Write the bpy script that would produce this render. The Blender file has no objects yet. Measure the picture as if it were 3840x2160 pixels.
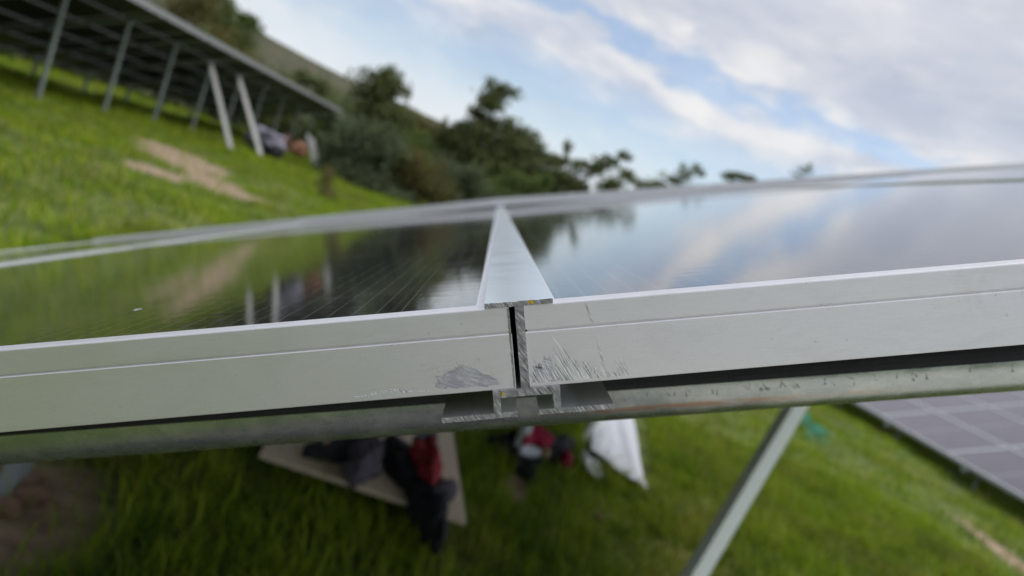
import bpy, bmesh, math, random
import numpy as np
from mathutils import Vector, Matrix, noise as mnoise

R = math.radians
scene = bpy.context.scene
COL = scene.collection

# ------------------------------------------------------------------ camera
FPX, CX, CY = 2773.0, 1920.0, 1080.0          # focal length and centre of the photograph in its own pixels
def _axes(roll=20.0, vp=(1870.0, 742.0)):
    a = Vector((vp[0]-CX, vp[1]-CY, FPX)).normalized()
    x = Vector((math.cos(R(roll)), math.sin(R(roll)), 0)); x = (x - a*x.dot(a)).normalized()
    return Matrix((x, a, x.cross(a)))         # rows: world X, Y, Z seen by the camera (right, down, forward)
AX = _axes()
CAM = Vector((0, 0, 1.5))
cam_data = bpy.data.cameras.new('camera'); cam = bpy.data.objects.new('camera', cam_data); COL.objects.link(cam)
right, up, back = AX @ Vector((1,0,0)), -(AX @ Vector((0,1,0))), -(AX @ Vector((0,0,1)))
m = Matrix((right, up, back)).transposed().to_4x4(); m.translation = CAM
cam.matrix_world = m
cam_data.sensor_width = 36; cam_data.lens = 36*FPX/3840
cam_data.clip_start = 0.01; cam_data.clip_end = 3000
cam_data.dof.use_dof = True; cam_data.dof.focus_distance = 0.325; cam_data.dof.aperture_fstop = 7.2
cam_data.dof.aperture_blades = 0
scene.camera = cam

def ray(px, py):
    w = AX @ Vector((px-CX, py-CY, FPX)); return w.normalized()
def at(px, py, Y):                            # the place at distance Y seen at a pixel of the photograph
    w = ray(px, py); return CAM + w*(Y/w.y)

# ------------------------------------------------------------------ world
SUN_EL, SUN_AZ = 60.0, 78.0                   # azimuth clockwise from +Y: the light comes from high on the right
world = bpy.data.worlds.new('World'); scene.world = world; world.use_nodes = True
wt = world.node_tree; wt.nodes.clear()
class G:
    """small helper to write node graphs"""
    def __init__(s, tree): s.t = tree
    def n(s, typ, **kw):
        nd = s.t.nodes.new(typ)
        for k, v in kw.items(): setattr(nd, k, v)
        return nd
    def put(s, sock, v):
        if isinstance(v, bpy.types.NodeSocket): s.t.links.new(v, sock)
        elif v is not None:
            if hasattr(sock.default_value, '__len__') and not hasattr(v, '__len__'): v = (v,)*len(sock.default_value)
            if hasattr(v, '__len__') and len(sock.default_value) == 4 and len(v) == 3: v = (*v, 1)
            sock.default_value = v
    def math(s, op, a, b=None, c=None, clamp=False):
        nd = s.n('ShaderNodeMath', operation=op, use_clamp=clamp)
        s.put(nd.inputs[0], a)
        if b is not None: s.put(nd.inputs[1], b)
        if c is not None: s.put(nd.inputs[2], c)
        return nd.outputs[0]
    def vmath(s, op, a, b=None):
        nd = s.n('ShaderNodeVectorMath', operation=op); s.put(nd.inputs[0], a)
        if b is not None: s.put(nd.inputs[1], b)
        return nd.outputs['Value'] if op in ('LENGTH','DOT_PRODUCT','DISTANCE') else nd.outputs[0]
    def noise(s, vec, scale=1, detail=4, rough=.55, dist=0, out=0):
        nd = s.n('ShaderNodeTexNoise'); s.put(nd.inputs['Vector'], vec)
        nd.inputs['Scale'].default_value = scale; nd.inputs['Detail'].default_value = detail
        nd.inputs['Roughness'].default_value = rough; nd.inputs['Distortion'].default_value = dist
        return nd.outputs[out]
    def ramp(s, fac, stops, interp='LINEAR'):
        nd = s.n('ShaderNodeValToRGB'); cr = nd.color_ramp; cr.interpolation = interp
        while len(cr.elements) < len(stops): cr.elements.new(0.5)
        for e, (p, c) in zip(cr.elements, stops):
            e.position = p; e.color = (c, c, c, 1) if not hasattr(c, '__len__') else (*c, 1)
        s.put(nd.inputs[0], fac); return nd.outputs[0]
    def mix(s, fac, a, b, blend='MIX'):
        nd = s.n('ShaderNodeMix', data_type='RGBA', blend_type=blend)
        s.put(nd.inputs[0], fac); s.put(nd.inputs[6], a); s.put(nd.inputs[7], b); return nd.outputs[2]
    def mapr(s, v, a, b, c=0, d=1, smooth=True):
        nd = s.n('ShaderNodeMapRange', interpolation_type='SMOOTHSTEP' if smooth else 'LINEAR')
        for i, x in enumerate((v, a, b, c, d)): s.put(nd.inputs[i], x)
        return nd.outputs[0]
    def sep(s, v):
        nd = s.n('ShaderNodeSeparateXYZ'); s.put(nd.inputs[0], v); return nd.outputs
    def comb(s, x, y, z):
        nd = s.n('ShaderNodeCombineXYZ')
        for i, v in enumerate((x, y, z)): s.put(nd.inputs[i], v)
        return nd.outputs[0]
    def mapping(s, v, loc=(0,0,0), rot=(0,0,0), scale=(1,1,1)):
        nd = s.n('ShaderNodeMapping'); s.put(nd.inputs[0], v)
        nd.inputs[1].default_value = loc; nd.inputs[2].default_value = rot; nd.inputs[3].default_value = scale
        return nd.outputs[0]
    def bump(s, h, strength=.3, dist=.01, normal=None):
        nd = s.n('ShaderNodeBump'); nd.inputs['Strength'].default_value = strength
        nd.inputs['Distance'].default_value = dist; s.put(nd.inputs['Height'], h)
        if normal is not None: s.put(nd.inputs['Normal'], normal)
        return nd.outputs[0]

g = G(wt)
sky = g.n('ShaderNodeTexSky', sky_type='NISHITA'); sky.sun_disc = False
sky.sun_elevation = R(SUN_EL); sky.sun_rotation = R(SUN_AZ); sky.air_density = 1.0; sky.dust_density = 1.2; sky.ozone_density = 1.6
D = g.n('ShaderNodeTexCoord').outputs['Generated']
x, y, z = g.sep(D)
horiz = g.math('SQRT', g.math('ADD', g.math('MULTIPLY', x, x), g.math('MULTIPLY', y, y)))
el = g.math('DEGREES', g.math('ARCTAN2', z, horiz))
az = g.math('DEGREES', g.math('ARCTAN2', x, g.math('ABSOLUTE', y)))
# the cloud layer as seen in perspective: bands stretch out towards the horizon
zc = g.math('ADD', g.math('MAXIMUM', z, 0.0), 0.13)
q = g.comb(g.math('DIVIDE', x, zc), g.math('DIVIDE', y, zc), 0)
qr = g.mapping(q, rot=(0,0,R(-14)), scale=(.75,1.25,1))
big = g.noise(qr, 1.5, 6, .58, .25)
aev = g.comb(g.math('MULTIPLY', az, .07), g.math('MULTIPLY', el, .17), z)
n2 = g.noise(aev, 1.6, 7, .6, .3)
n3 = g.noise(aev, 4.5, 5, .6, .2)
warp = g.math('MULTIPLY', g.math('SUBTRACT', n2, .5), 6.5)
warp = g.math('ADD', warp, g.math('MULTIPLY', g.math('SUBTRACT', n3, .5), 2.6))
azc = g.math('MAXIMUM', g.math('MINIMUM', az, 45), -45)
e = g.math('ADD', g.math('ADD', el, g.math('MULTIPLY', azc, .1)), warp)
eu = g.math('DIVIDE', e, 40.0, clamp=True)
cover = g.ramp(eu, [(0,.92),(.13,.85),(.185,.45),(.225,.32),(.262,.55),(.30,.95),(.338,.92),(.358,.25),(.372,.25),(.395,.95),(.6,1)])
cover = g.math('ADD', cover, g.math('MULTIPLY', g.math('SUBTRACT', big, .5), .30), clamp=True)
shade = g.math('ADD', g.math('MULTIPLY', n2, .55), g.math('MULTIPLY', g.noise(aev, 2.7, 6, .55, .4), .45))
cloud = g.ramp(shade, [(.34,(.54,.58,.68)),(.47,(.63,.66,.75)),(.55,(.76,.77,.81)),(.64,(.93,.91,.89))])
thin = g.ramp(shade, [(.3,(.60,.72,.84)),(.5,(.72,.82,.90)),(.65,(.84,.86,.90))])
thin = g.mix(g.mapr(e, 7.5, 3, 0, .6), thin, (.86,.86,.89))
cloud = g.mix(g.mapr(el, 5, 12), thin, cloud)
cloud = g.mix(g.mapr(e, 15.5, 18.5, 0, .55), cloud, g.mix(g.mapr(big,.35,.65), (.44,.49,.60), (.68,.70,.78)))
# bright puffs with their own places
def puff(caz, cel, saz, sel, rot=0):
    v = g.vmath('SUBTRACT', g.comb(g.math('ADD', az, g.math('MULTIPLY', g.math('SUBTRACT', n3, .5), 6)), g.math('ADD', el, g.math('MULTIPLY', g.math('SUBTRACT', n2, .5), 4)), 0), (caz, cel, 0))
    v = g.mapping(v, rot=(0,0,R(rot))); v = g.vmath('MULTIPLY', v, (1/saz, 1/sel, 0))
    return g.mapr(g.vmath('LENGTH', v), 1.0, .15)
pf = None
for a in [(15.6,15.4,3.4,1.6,15),(21.3,13.2,3.0,1.1,15),(6.3,12.4,6,.9,8),(17.5,11.3,6,1.2,-10),(24,9.8,4,1,-20),(9,15.9,1.2,.8,0)]:
    p_ = puff(*a); pf = p_ if pf is None else g.math('MAXIMUM', pf, p_)
cover = g.math('MAXIMUM', cover, g.math('MULTIPLY', pf, .95))
cloud = g.mix(g.math('MULTIPLY', pf, .75), cloud, (.88,.87,.87))
grey = puff(-5.4,11.1,3.0,.8,0)
cover = g.math('MAXIMUM', cover, g.math('MULTIPLY', grey, .8)); cloud = g.mix(g.math('MULTIPLY', grey, .8), cloud, (.50,.57,.69))
# overcast overhead is somewhat brighter, as overcast skies are
cloud = g.mix(1.0, cloud, g.mapr(el, 18, 70, 1.0, 1.45), 'MULTIPLY')
bg1 = g.n('ShaderNodeBackground'); g.put(bg1.inputs[0], sky.outputs[0]); bg1.inputs[1].default_value = 0.15
bg2 = g.n('ShaderNodeBackground'); g.put(bg2.inputs[0], cloud); bg2.inputs[1].default_value = 1.0
mx = g.n('ShaderNodeMixShader'); g.put(mx.inputs[0], cover); wt.links.new(bg1.outputs[0], mx.inputs[1]); wt.links.new(bg2.outputs[0], mx.inputs[2])
wo = g.n('ShaderNodeOutputWorld'); wt.links.new(mx.outputs[0], wo.inputs[0])
world.cycles.sampling_method = 'AUTOMATIC'

sl = bpy.data.lights.new('sun', 'SUN'); sl.energy = 1.9; sl.angle = R(14); sl.color = (1,.95,.87)
so = bpy.data.objects.new('sun', sl); COL.objects.link(so)
sd = Vector((math.sin(R(SUN_AZ))*math.cos(R(SUN_EL)), math.cos(R(SUN_AZ))*math.cos(R(SUN_EL)), math.sin(R(SUN_EL))))
so.rotation_euler = sd.to_track_quat('Z', 'Y').to_euler()

vs = scene.view_settings
scene.display_settings.display_device = 'sRGB'
vs.view_transform = 'Standard'; vs.look = 'None'; vs.exposure = 0.0; vs.gamma = 1.0; vs.use_curve_mapping = False
scene.cycles.use_denoising = True
scene.cycles.max_bounces = 8; scene.cycles.transparent_max_bounces = 8

# ------------------------------------------------------------------ scene helpers
def tag(o, label=None, cat=None, group=None, kind=None):
    if label: o['label'] = label
    if cat: o['category'] = cat
    if group: o['group'] = group
    if kind: o['kind'] = kind
    return o
def empty(name, loc=(0,0,0)):
    o = bpy.data.objects.new(name, None); COL.objects.link(o); o.location = loc; o.empty_display_size = .1; return o
def mesh_obj(name, verts, faces, mats, parent=None, smooth=False, loc=None, mi=None):
    me = bpy.data.meshes.new(name); me.from_pydata([tuple(v) for v in verts], [], faces)
    for mt in (mats if isinstance(mats, (list, tuple)) else [mats]): me.materials.append(mt)
    if mi is not None: me.polygons.foreach_set('material_index', mi)
    if smooth: me.polygons.foreach_set('use_smooth', [True]*len(me.polygons))
    me.update()
    o = bpy.data.objects.new(name, me); COL.objects.link(o)
    if parent: o.parent = parent
    if loc is not None: o.location = loc
    return o
def share(src, parent=None):
    o = src.copy(); COL.objects.link(o); o.parent = parent; return o
def recalc(o):
    bm = bmesh.new(); bm.from_mesh(o.data); bmesh.ops.recalc_face_normals(bm, faces=bm.faces); bm.to_mesh(o.data); bm.free(); return o

def box(x0,x1,y0,y1,z0,z1):
    v = [(x,y,z) for z in (z0,z1) for y in (y0,y1) for x in (x0,x1)]
    return v, [(0,2,3,1),(4,5,7,6),(0,1,5,4),(2,6,7,3),(0,4,6,2),(1,3,7,5)]
def join(*parts):
    V, F = [], []
    for v, f in parts:
        b = len(V); V += list(v); F += [tuple(i+b for i in q) for q in f]
    return V, F
def bar(p, q, w, h, up=(0,0,1)):
    """a straight box of section w x h from p to q"""
    p, q = Vector(p), Vector(q); d = (q-p).normalized(); s = d.cross(Vector(up)).normalized(); t = s.cross(d)
    v = []
    for c in (p, q):
        for a, b in ((-1,-1),(1,-1),(1,1),(-1,1)): v.append(c + s*a*w/2 + t*b*h/2)
    return v, [(0,3,2,1),(4,5,6,7),(0,1,5,4),(1,2,6,5),(2,3,7,6),(3,0,4,7)]
def tube(pts, rad, n=12, caps=True):
    """a round tube along points"""
    V, F = [], []; pts = [Vector(p) for p in pts]
    for i, p in enumerate(pts):
        d = (pts[min(i+1,len(pts)-1)] - pts[max(i-1,0)]).normalized()
        s = d.cross(Vector((0,0,1))); s = s.normalized() if s.length > 1e-4 else Vector((1,0,0)); t = s.cross(d)
        r = rad[i] if hasattr(rad, '__len__') else rad
        for k in range(n):
            a = 2*math.pi*k/n; V.append(p + (s*math.cos(a)+t*math.sin(a))*r)
    for i in range(len(pts)-1):
        for k in range(n):
            F.append((i*n+k, i*n+(k+1)%n, (i+1)*n+(k+1)%n, (i+1)*n+k))
    if caps: F.append(tuple(range(n))[::-1]); F.append(tuple((len(pts)-1)*n+k for k in range(n)))
    return V, F

# ------------------------------------------------------------------ materials
def mat(name, build):
    mt = bpy.data.materials.new(name); mt.use_nodes = True; t = mt.node_tree; t.nodes.clear()
    gg = G(t); b = gg.n('ShaderNodeBsdfPrincipled'); o = gg.n('ShaderNodeOutputMaterial'); t.links.new(b.outputs[0], o.inputs[0])
    build(gg, b, b.inputs); return mt
def objc(g): return g.n('ShaderNodeTexCoord').outputs['Object']
def wpos(g): return g.n('ShaderNodeNewGeometry').outputs['Position']
def simple(name, col, rough=.7, metal=0, var=.25, scale=6, bumps=0):
    def b(g, n, i):
        v = g.noise(objc(g), scale, 5, .6)
        c = g.mix(v, tuple(c*(1-var) for c in col), tuple(min(1,c*(1+var)) for c in col))
        g.put(i['Base Color'], c); i['Roughness'].default_value = rough; i['Metallic'].default_value = metal
        if bumps: g.put(i['Normal'], g.bump(v, bumps, .02))
    return mat(name, b)

def b_anod(g, n, i):                           # satin anodised aluminium with its rolling grain
    o = objc(g)
    brushed = g.noise(g.mapping(o, scale=(90,90,2600)), 1, 3, .6)
    grain = g.noise(o, 2600, 2, .6)
    broad = g.noise(o, 9, 4, .6)
    c = g.mix(broad, (.80,.785,.80), (.86,.85,.86))
    c = g.mix(g.mapr(grain,.35,.65,0,.18), c, (.55,.55,.55))
    st = g.noise(g.mapping(o, scale=(5,5,120)), 1, 4, .6); c = g.mix(g.mapr(st,.50,.72,0,.16), c, (.60,.58,.54))
    c = g.mix(g.mapr(brushed,.4,.7,0,.12), c, (.45,.45,.44))
    sm = g.noise(g.mapping(o, scale=(1,1,1.6)), 26, 6, .7, .6); c = g.mix(g.mapr(sm,.50,.68,0,.16), c, (.52,.50,.47))
    dots = g.noise(o, 420, 2, .5); c = g.mix(g.math('MULTIPLY', g.mapr(dots,.68,.74,0,.3), g.mapr(sm,.42,.6)), c, (.28,.26,.23))
    g.put(i['Base Color'], c); i['Metallic'].default_value = .85
    g.put(i['Roughness'], g.math('ADD', g.mapr(grain,.3,.7,.38,.50,False), g.mapr(sm,.4,.7,0,.06)))
    h = g.math('ADD', g.math('MULTIPLY', grain, .6), g.math('MULTIPLY', brushed, .5))
    g.put(i['Normal'], g.bump(h, .22, .00006))
M_ANOD = mat('anodised_aluminium', b_anod)

def b_rail(g, n, i):
    o = objc(g)
    grain = g.noise(g.mapping(o, scale=(900,12,900)), 1, 3, .6)
    c = g.mix(g.noise(o, 6, 3), (.88,.91,.91), (.90,.935,.94))
    g.put(i['Base Color'], c); i['Metallic'].default_value = .8
    g.put(i['Roughness'], g.mapr(g.noise(o, 30, 3),.3,.7,.22,.27,False))
    g.put(i['Normal'], g.bump(g.noise(o, 900, 2), .04, .00005))
M_RAIL = mat('smooth_anodised_rail', b_rail)

def b_sawn(g, n, i):                           # raw metal where the saw went through
    o = objc(g)
    w = g.noise(o, 120, 3, .5, out=1)
    v = g.vmath('ADD', o, g.vmath('MULTIPLY', g.vmath('SUBTRACT', w, (.5,.5,.5)), (.0006,0,.0006)))
    v = g.mapping(g.mapping(v, rot=(0, R(-55), 0)), scale=(110, 10, 1300))
    s1 = g.noise(v, 1, 4, .65); s2 = g.noise(g.mapping(v, scale=(2.2,1,.35)), 1, 3, .6)
    s = g.math('ADD', g.math('MULTIPLY', s1, .6), g.math('MULTIPLY', s2, .4))
    g.put(i['Base Color'], g.ramp(s, [(.38,(.10,.10,.105)),(.47,(.27,.27,.27)),(.55,(.42,.42,.42)),(.63,(.88,.88,.88))]))
    i['Metallic'].default_value = .5; g.put(i['Roughness'], g.mapr(s,.4,.6,.5,.3,False))
    g.put(i['Normal'], g.bump(s, .9, .0005))
M_SAWN = mat('sawn_aluminium', b_sawn)

def b_scr(g, n, i):
    o = objc(g); v = g.mapping(g.mapping(o, rot=(0,R(-63),0)), scale=(60,10,1500)); s = g.noise(v, 1, 3, .6)
    g.put(i['Base Color'], g.ramp(s, [(.36,(.24,.24,.25)),(.47,(.66,.66,.66)),(.57,(.98,.98,.97))]))
    i['Metallic'].default_value = .35; i['Roughness'].default_value = .3
    g.put(i['Normal'], g.bump(s, .8, .0003))
M_SCRATCH = mat('scratched_bare_aluminium', b_scr)
def b_scuff(g, n, i):
    e_ = g.n('ShaderNodeAttribute', attribute_name='inner').outputs['Fac']
    o = objc(g); ed = g.noise(g.mapping(g.mapping(o, rot=(0,R(-24),0)), scale=(120,10,700)), 1, 5, .65)
    g.put(i['Alpha'], g.mapr(g.math('ADD', e_, g.math('MULTIPLY', g.math('SUBTRACT', ed, .5), 1.3)), .22, .62, 0, .9))
    v = g.mapping(g.mapping(o, rot=(0,R(-24),0)), scale=(70,10,1500)); s = g.noise(v, 1, 3, .6); b = g.noise(o, 160, 4, .6)
    c = g.ramp(s, [(.36,(.50,.50,.54)),(.52,(.62,.61,.66)),(.64,(.92,.92,.93))])
    c = g.mix(g.mapr(b,.42,.60,0,.6), c, (.42,.40,.50))
    g.put(i['Base Color'], c); i['Metallic'].default_value = .45; i['Roughness'].default_value = .42
    g.put(i['Normal'], g.bump(s, .5, .0002))
M_SCUFF = mat('purple_grey_scuffed_aluminium', b_scuff)
M_YELLOW = simple('yellow_paint_fleck', (.62,.40,.03), .5, scale=900)
M_BLACK = simple('black_sheet', (.012,.012,.014), .6, scale=4)
M_DARKBAND = simple('dark_band_black', (.010,.0115,.013), .62, 0, .4, 30, .1)  # for the shell added on the nearest pipe
M_DARKBACK = simple('dark_backsheet', (.010,.010,.013), .45, scale=3)

def b_glass(g, n, i):                          # dark cells under glass: fine wires, cell gaps and dust
    o = objc(g); x, y, z = g.sep(o)
    fx = g.math('FRACT', g.math('DIVIDE', x, .0117)); wire = g.math('LESS_THAN', g.math('ABSOLUTE', g.math('SUBTRACT', fx, .5)), .024)
    cx = g.math('FRACT', g.math('DIVIDE', x, .1872)); gx = g.math('LESS_THAN', cx, .012)
    cy = g.math('FRACT', g.math('DIVIDE', y, .0936)); gy = g.math('LESS_THAN', cy, .018)
    mid = g.math('LESS_THAN', g.math('ABSOLUTE', g.math('SUBTRACT', y, .825)), .004)
    cell = g.mix(g.noise(o, 5, 3, .5), (.005,.006,.011), (.009,.010,.018))
    c = g.mix(g.math('MULTIPLY', wire, .5), cell, (.24,.245,.26))
    c = g.mix(g.math('MULTIPLY', g.math('MAXIMUM', gx, gy), .35), c, (.06,.06,.07))
    c = g.mix(g.math('MULTIPLY', mid, .8), c, (.35,.36,.38))
    dn = g.noise(o, 700, 3, .7); dl = g.noise(o, 14, 5, .65)
    speck = g.math('MULTIPLY', g.mapr(dn, .66, .74), g.mapr(dl, .45, .7))
    film = g.mapr(dl, .3, .8, .02, .07)
    c = g.mix(film, c, (.42,.40,.37)); c = g.mix(g.math('MULTIPLY', speck, .5), c, (.6,.58,.53))
    g.put(i['Base Color'], c)
    g.put(i['Roughness'], g.math('ADD', g.mapr(dl,.3,.8,.035,.075), g.math('MULTIPLY', speck, .3)))
    i['IOR'].default_value = 2.1
    rip = g.noise(g.mapping(o, scale=(14,90,1)), 1, 3, .6); fine = g.noise(g.mapping(o, scale=(160,900,1)), 1, 2, .6)
    h = g.math('ADD', rip, g.math('MULTIPLY', fine, .12))
    g.put(i['Normal'], g.bump(h, .05, .0012))
M_GLASS = mat('dark_panel_glass', b_glass)

def b_glass2(g, n, i):
    o = objc(g); x, y, z = g.sep(o)
    def edge(v, w, L): return g.math('MAXIMUM', g.math('LESS_THAN', v, w), g.math('GREATER_THAN', v, L-w))
    mg = g.math('MAXIMUM', edge(x, .032, 1.134), edge(y, .032, 2.278))
    mid = g.math('LESS_THAN', g.math('ABSOLUTE', g.math('SUBTRACT', y, 1.139)), .012)
    fx = g.math('FRACT', g.math('DIVIDE', x, .1872)); gx = g.math('LESS_THAN', fx, .04)
    c = g.mix(g.noise(o, 3, 4, .6), (.085,.075,.095), (.15,.13,.15))
    c = g.mix(g.math('MULTIPLY', gx, .3), c, (.3,.3,.32)); c = g.mix(g.math('MULTIPLY', mid, .6), c, (.5,.5,.52))
    c = g.mix(mg, c, (.55,.55,.58))
    g.put(i['Base Color'], c); i['Roughness'].default_value = .12; i['IOR'].default_value = 1.5
M_GLASS2 = mat('dusty_panel_glass', b_glass2)
def b_galv(g, n, i):                           # galvanised steel with spangle and white rust
    o = objc(g)
    sp = g.noise(g.mapping(o, scale=(40,60,60)), 1, 5, .65, .4); fine = g.noise(g.mapping(o, scale=(90,400,400)), 1, 4, .6)
    c = g.ramp(sp, [(.3,(.30,.34,.33)),(.5,(.38,.42,.40)),(.68,(.52,.55,.51))])
    c = g.mix(g.mapr(fine,.55,.72,0,.35), c, (.22,.25,.25))
    x, y, z = g.sep(o); soil_reflect = g.math('MULTIPLY', g.mapr(g.math('ABSOLUTE', g.math('SUBTRACT', z, -.0125)), .0028, .0008), g.math('MULTIPLY', g.mapr(x, -.02, .06), g.mapr(x, .26, .12)))
    c = g.mix(g.math('MULTIPLY', soil_reflect, g.mapr(g.noise(g.mapping(o, scale=(30,200,200)),1,3),.35,.6,.1,.7)), c, (.42,.22,.10))  # reflection of the soil, painted in as an orange streak
    g.put(i['Base Color'], c); i['Metallic'].default_value = .85
    g.put(i['Roughness'], g.mapr(sp,.3,.7,.20,.36,False))
    g.put(i['Normal'], g.bump(g.math('ADD', sp, g.math('MULTIPLY', fine, .3)), .14, .0010))
M_GALV = mat('galvanised_steel', b_galv)
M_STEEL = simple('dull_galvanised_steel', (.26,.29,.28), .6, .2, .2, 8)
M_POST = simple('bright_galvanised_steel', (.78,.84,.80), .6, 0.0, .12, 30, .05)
M_PALE = simple('pale_grey_painted_steel', (.56,.55,.52), .6, 0, .12, 3)
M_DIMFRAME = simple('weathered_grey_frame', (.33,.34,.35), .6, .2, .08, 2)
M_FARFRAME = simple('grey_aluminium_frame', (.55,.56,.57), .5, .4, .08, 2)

# ------------------------------------------------------------------ ground
def ground_z(x, y):
    x = np.asarray(x, float); y = np.asarray(y, float)
    s = np.clip(x-2.0, 0, None); d = -.062*np.clip(s, 0, 12) - .01*np.clip(s-12, 0, 60)
    b = .035*np.sin(x*1.7+y*.9)+.03*np.sin(y*1.3-x*.6+1)
    left = np.clip((-x-22)/12, 0, 1)
    return d + b*np.clip((np.hypot(x,y)-1.2)/1.5, 0, 1) + left*left*(3-2*left)*2.2
def gz(x, y): return float(ground_z(x, y))

BARE = [(-7.09,14.18),(-7.9,17.24),(-7.65,18.68),(-5.9,15.8),(-5.1,14.81),(-4.03,14.54),(-3.6,13.2),(-4.04,12.5),(-4.75,11.25),(-5.27,11.8),(-5.61,11.63),(-5.9,13.2)]
BARE_SPOTS = [(-6.3,15.6,.8,1.5),(-7.2,17.0,.6,1.5),(-4.6,13.2,.75,1.0),(-5.3,14.2,.7,1.0),(-5.2,11.9,.5,.55),(-1.2,2.3,.34,.5),(.66,4.1,.07,.22),(6.6,6.9,.2,1.7)]
def b_ground(g, n, i):
    p = wpos(g)
    n1 = g.noise(p, .8, 6, .65); n2 = g.noise(p, 6, 5, .7)
    c = g.ramp(n1, [(.32,(.06,.11,.012)),(.46,(.12,.17,.022)),(.58,(.17,.20,.032)),(.72,(.20,.17,.06))])
    c = g.mix(g.mapr(n2,.35,.62,.75,0), c, (.025,.045,.010))
    soil = g.ramp(g.noise(p, 9, 5, .6), [(.3,(.17,.11,.07)),(.7,(.44,.33,.22))])
    w = g.math('MULTIPLY', g.math('SUBTRACT', g.noise(p, 2.6, 5, .65), .5), 1.5)
    x, y, z = g.sep(p); m = None
    for (cx, cy, rx, ry) in BARE_SPOTS:
        d = g.vmath('LENGTH', g.vmath('MULTIPLY', g.vmath('SUBTRACT', g.comb(x,y,0), (cx,cy,0)), (1/rx,1/ry,0)))
        k = g.mapr(g.math('ADD', d, w), 1.3, .6); m = k if m is None else g.math('MAXIMUM', m, k)
    c = g.mix(m, c, soil)
    # unseen ground behind the camera, toned dark to pale for what the metal reflects
    wy = g.math('ADD', y, g.math('MULTIPLY', w, .35)); wx = g.math('ADD', x, g.math('MULTIPLY', w, .5))
    bounce_mask = g.math('MULTIPLY', g.mapr(wy, .9, .4), g.math('MULTIPLY', g.mapr(wx, -.9, .1), g.mapr(wy, -9, -7)))
    bounce_tone = g.mix(g.mapr(wx, .5, 1.8), g.mix(n2, (.09,.08,.085), (.15,.135,.14)), g.mix(n2, (.70,.67,.61), (.82,.79,.72)))
    c = g.mix(bounce_mask, c, bounce_tone)
    g.put(i['Base Color'], c); i['Roughness'].default_value = .95
    g.put(i['Normal'], g.bump(n2, .5, .05))
M_GROUND = mat('grassy_ground', b_ground)
def grid_mesh(name, xs, ys, zf, mt):
    X, Y = np.meshgrid(xs, ys); Z = zf(X, Y); V = np.stack([X.ravel(), Y.ravel(), Z.ravel()], 1)
    nx, ny = len(xs), len(ys)
    F = [(j*nx+i, j*nx+i+1, (j+1)*nx+i+1, (j+1)*nx+i) for j in range(ny-1) for i in range(nx-1)]
    return mesh_obj(name, V, F, mt, smooth=True)
xs = np.concatenate([np.linspace(-900,-70,12), np.linspace(-60,-13,36), np.arange(-12.5,13,.25), np.linspace(14,60,30), np.linspace(75,900,12)])
ys = np.concatenate([np.linspace(-900,-40,12), np.linspace(-35,-3,20), np.arange(-2.5,26,.25), np.linspace(27,80,36), np.linspace(95,900,12)])
ground = grid_mesh('ground', xs, ys, ground_z, M_GROUND); tag(ground, 'green grassy ground under and between the rows of solar panels', kind='structure')

# hills round the far left and behind, falling away to the right
def ridge_el(a):
    t = [(-180,3.0),(-140,6.5),(-100,8.5),(-60,8.0),(-35,7.4),(-26,7.0),(-22,6.0),(-19.3,4.9),(-16.3,4.6),(-12.3,4.5),(-8.7,4.1),(-5.2,3.7),(-1,2.4),(4,1.0),(10,.3),(40,.2),(90,.6),(140,2),(180,3.0)]
    return float(np.interp(a, [q[0] for q in t], [q[1] for q in t]))
def b_hill(g, n, i):
    p = wpos(g); a = g.noise(p, .05, 6, .65); b = g.noise(p, .35, 6, .7)
    c = g.ramp(g.math('ADD', g.math('MULTIPLY', a, .5), g.math('MULTIPLY', b, .5)), [(.36,(.022,.030,.012)),(.46,(.055,.062,.028)),(.55,(.10,.095,.050)),(.68,(.17,.13,.085))])
    g.put(i['Base Color'], c); i['Roughness'].default_value = 1; g.put(i['Normal'], g.bump(b, .8, 1.5))
M_HILL = mat('scrubby_hillside', b_hill)
V, F = [], []; NA = 240; RR = [55, 75, 95, 120, 145, 170, 190, 240]
for ia in range(NA):
    a = -180 + 360*ia/NA
    for ir, r in enumerate(RR):
        h = 170*math.tan(R(ridge_el(a)))
        k = min(1, max(0, (r-55)/115)); k = k*k*(3-2*k)
        if r > 170: k = 1 - (r-170)/70*1.0
        zz = 1.5*k*(h > 1.0) + h*k + mnoise.noise(Vector((a*.12, r*.03, 1)))*1.1*k - 1.2*(1-k)
        V.append((math.sin(R(a))*r, math.cos(R(a))*r, zz))
n_ = len(RR)
for ia in range(NA):
    for ir in range(n_-1):
        ja = (ia+1) % NA; F.append((ia*n_+ir, ja*n_+ir, ja*n_+ir+1, ia*n_+ir+1))
hills = recalc(mesh_obj('hills', V, F, M_HILL, smooth=True)); tag(hills, 'low olive brown hillside behind the trees and the raised array', kind='structure')

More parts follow.
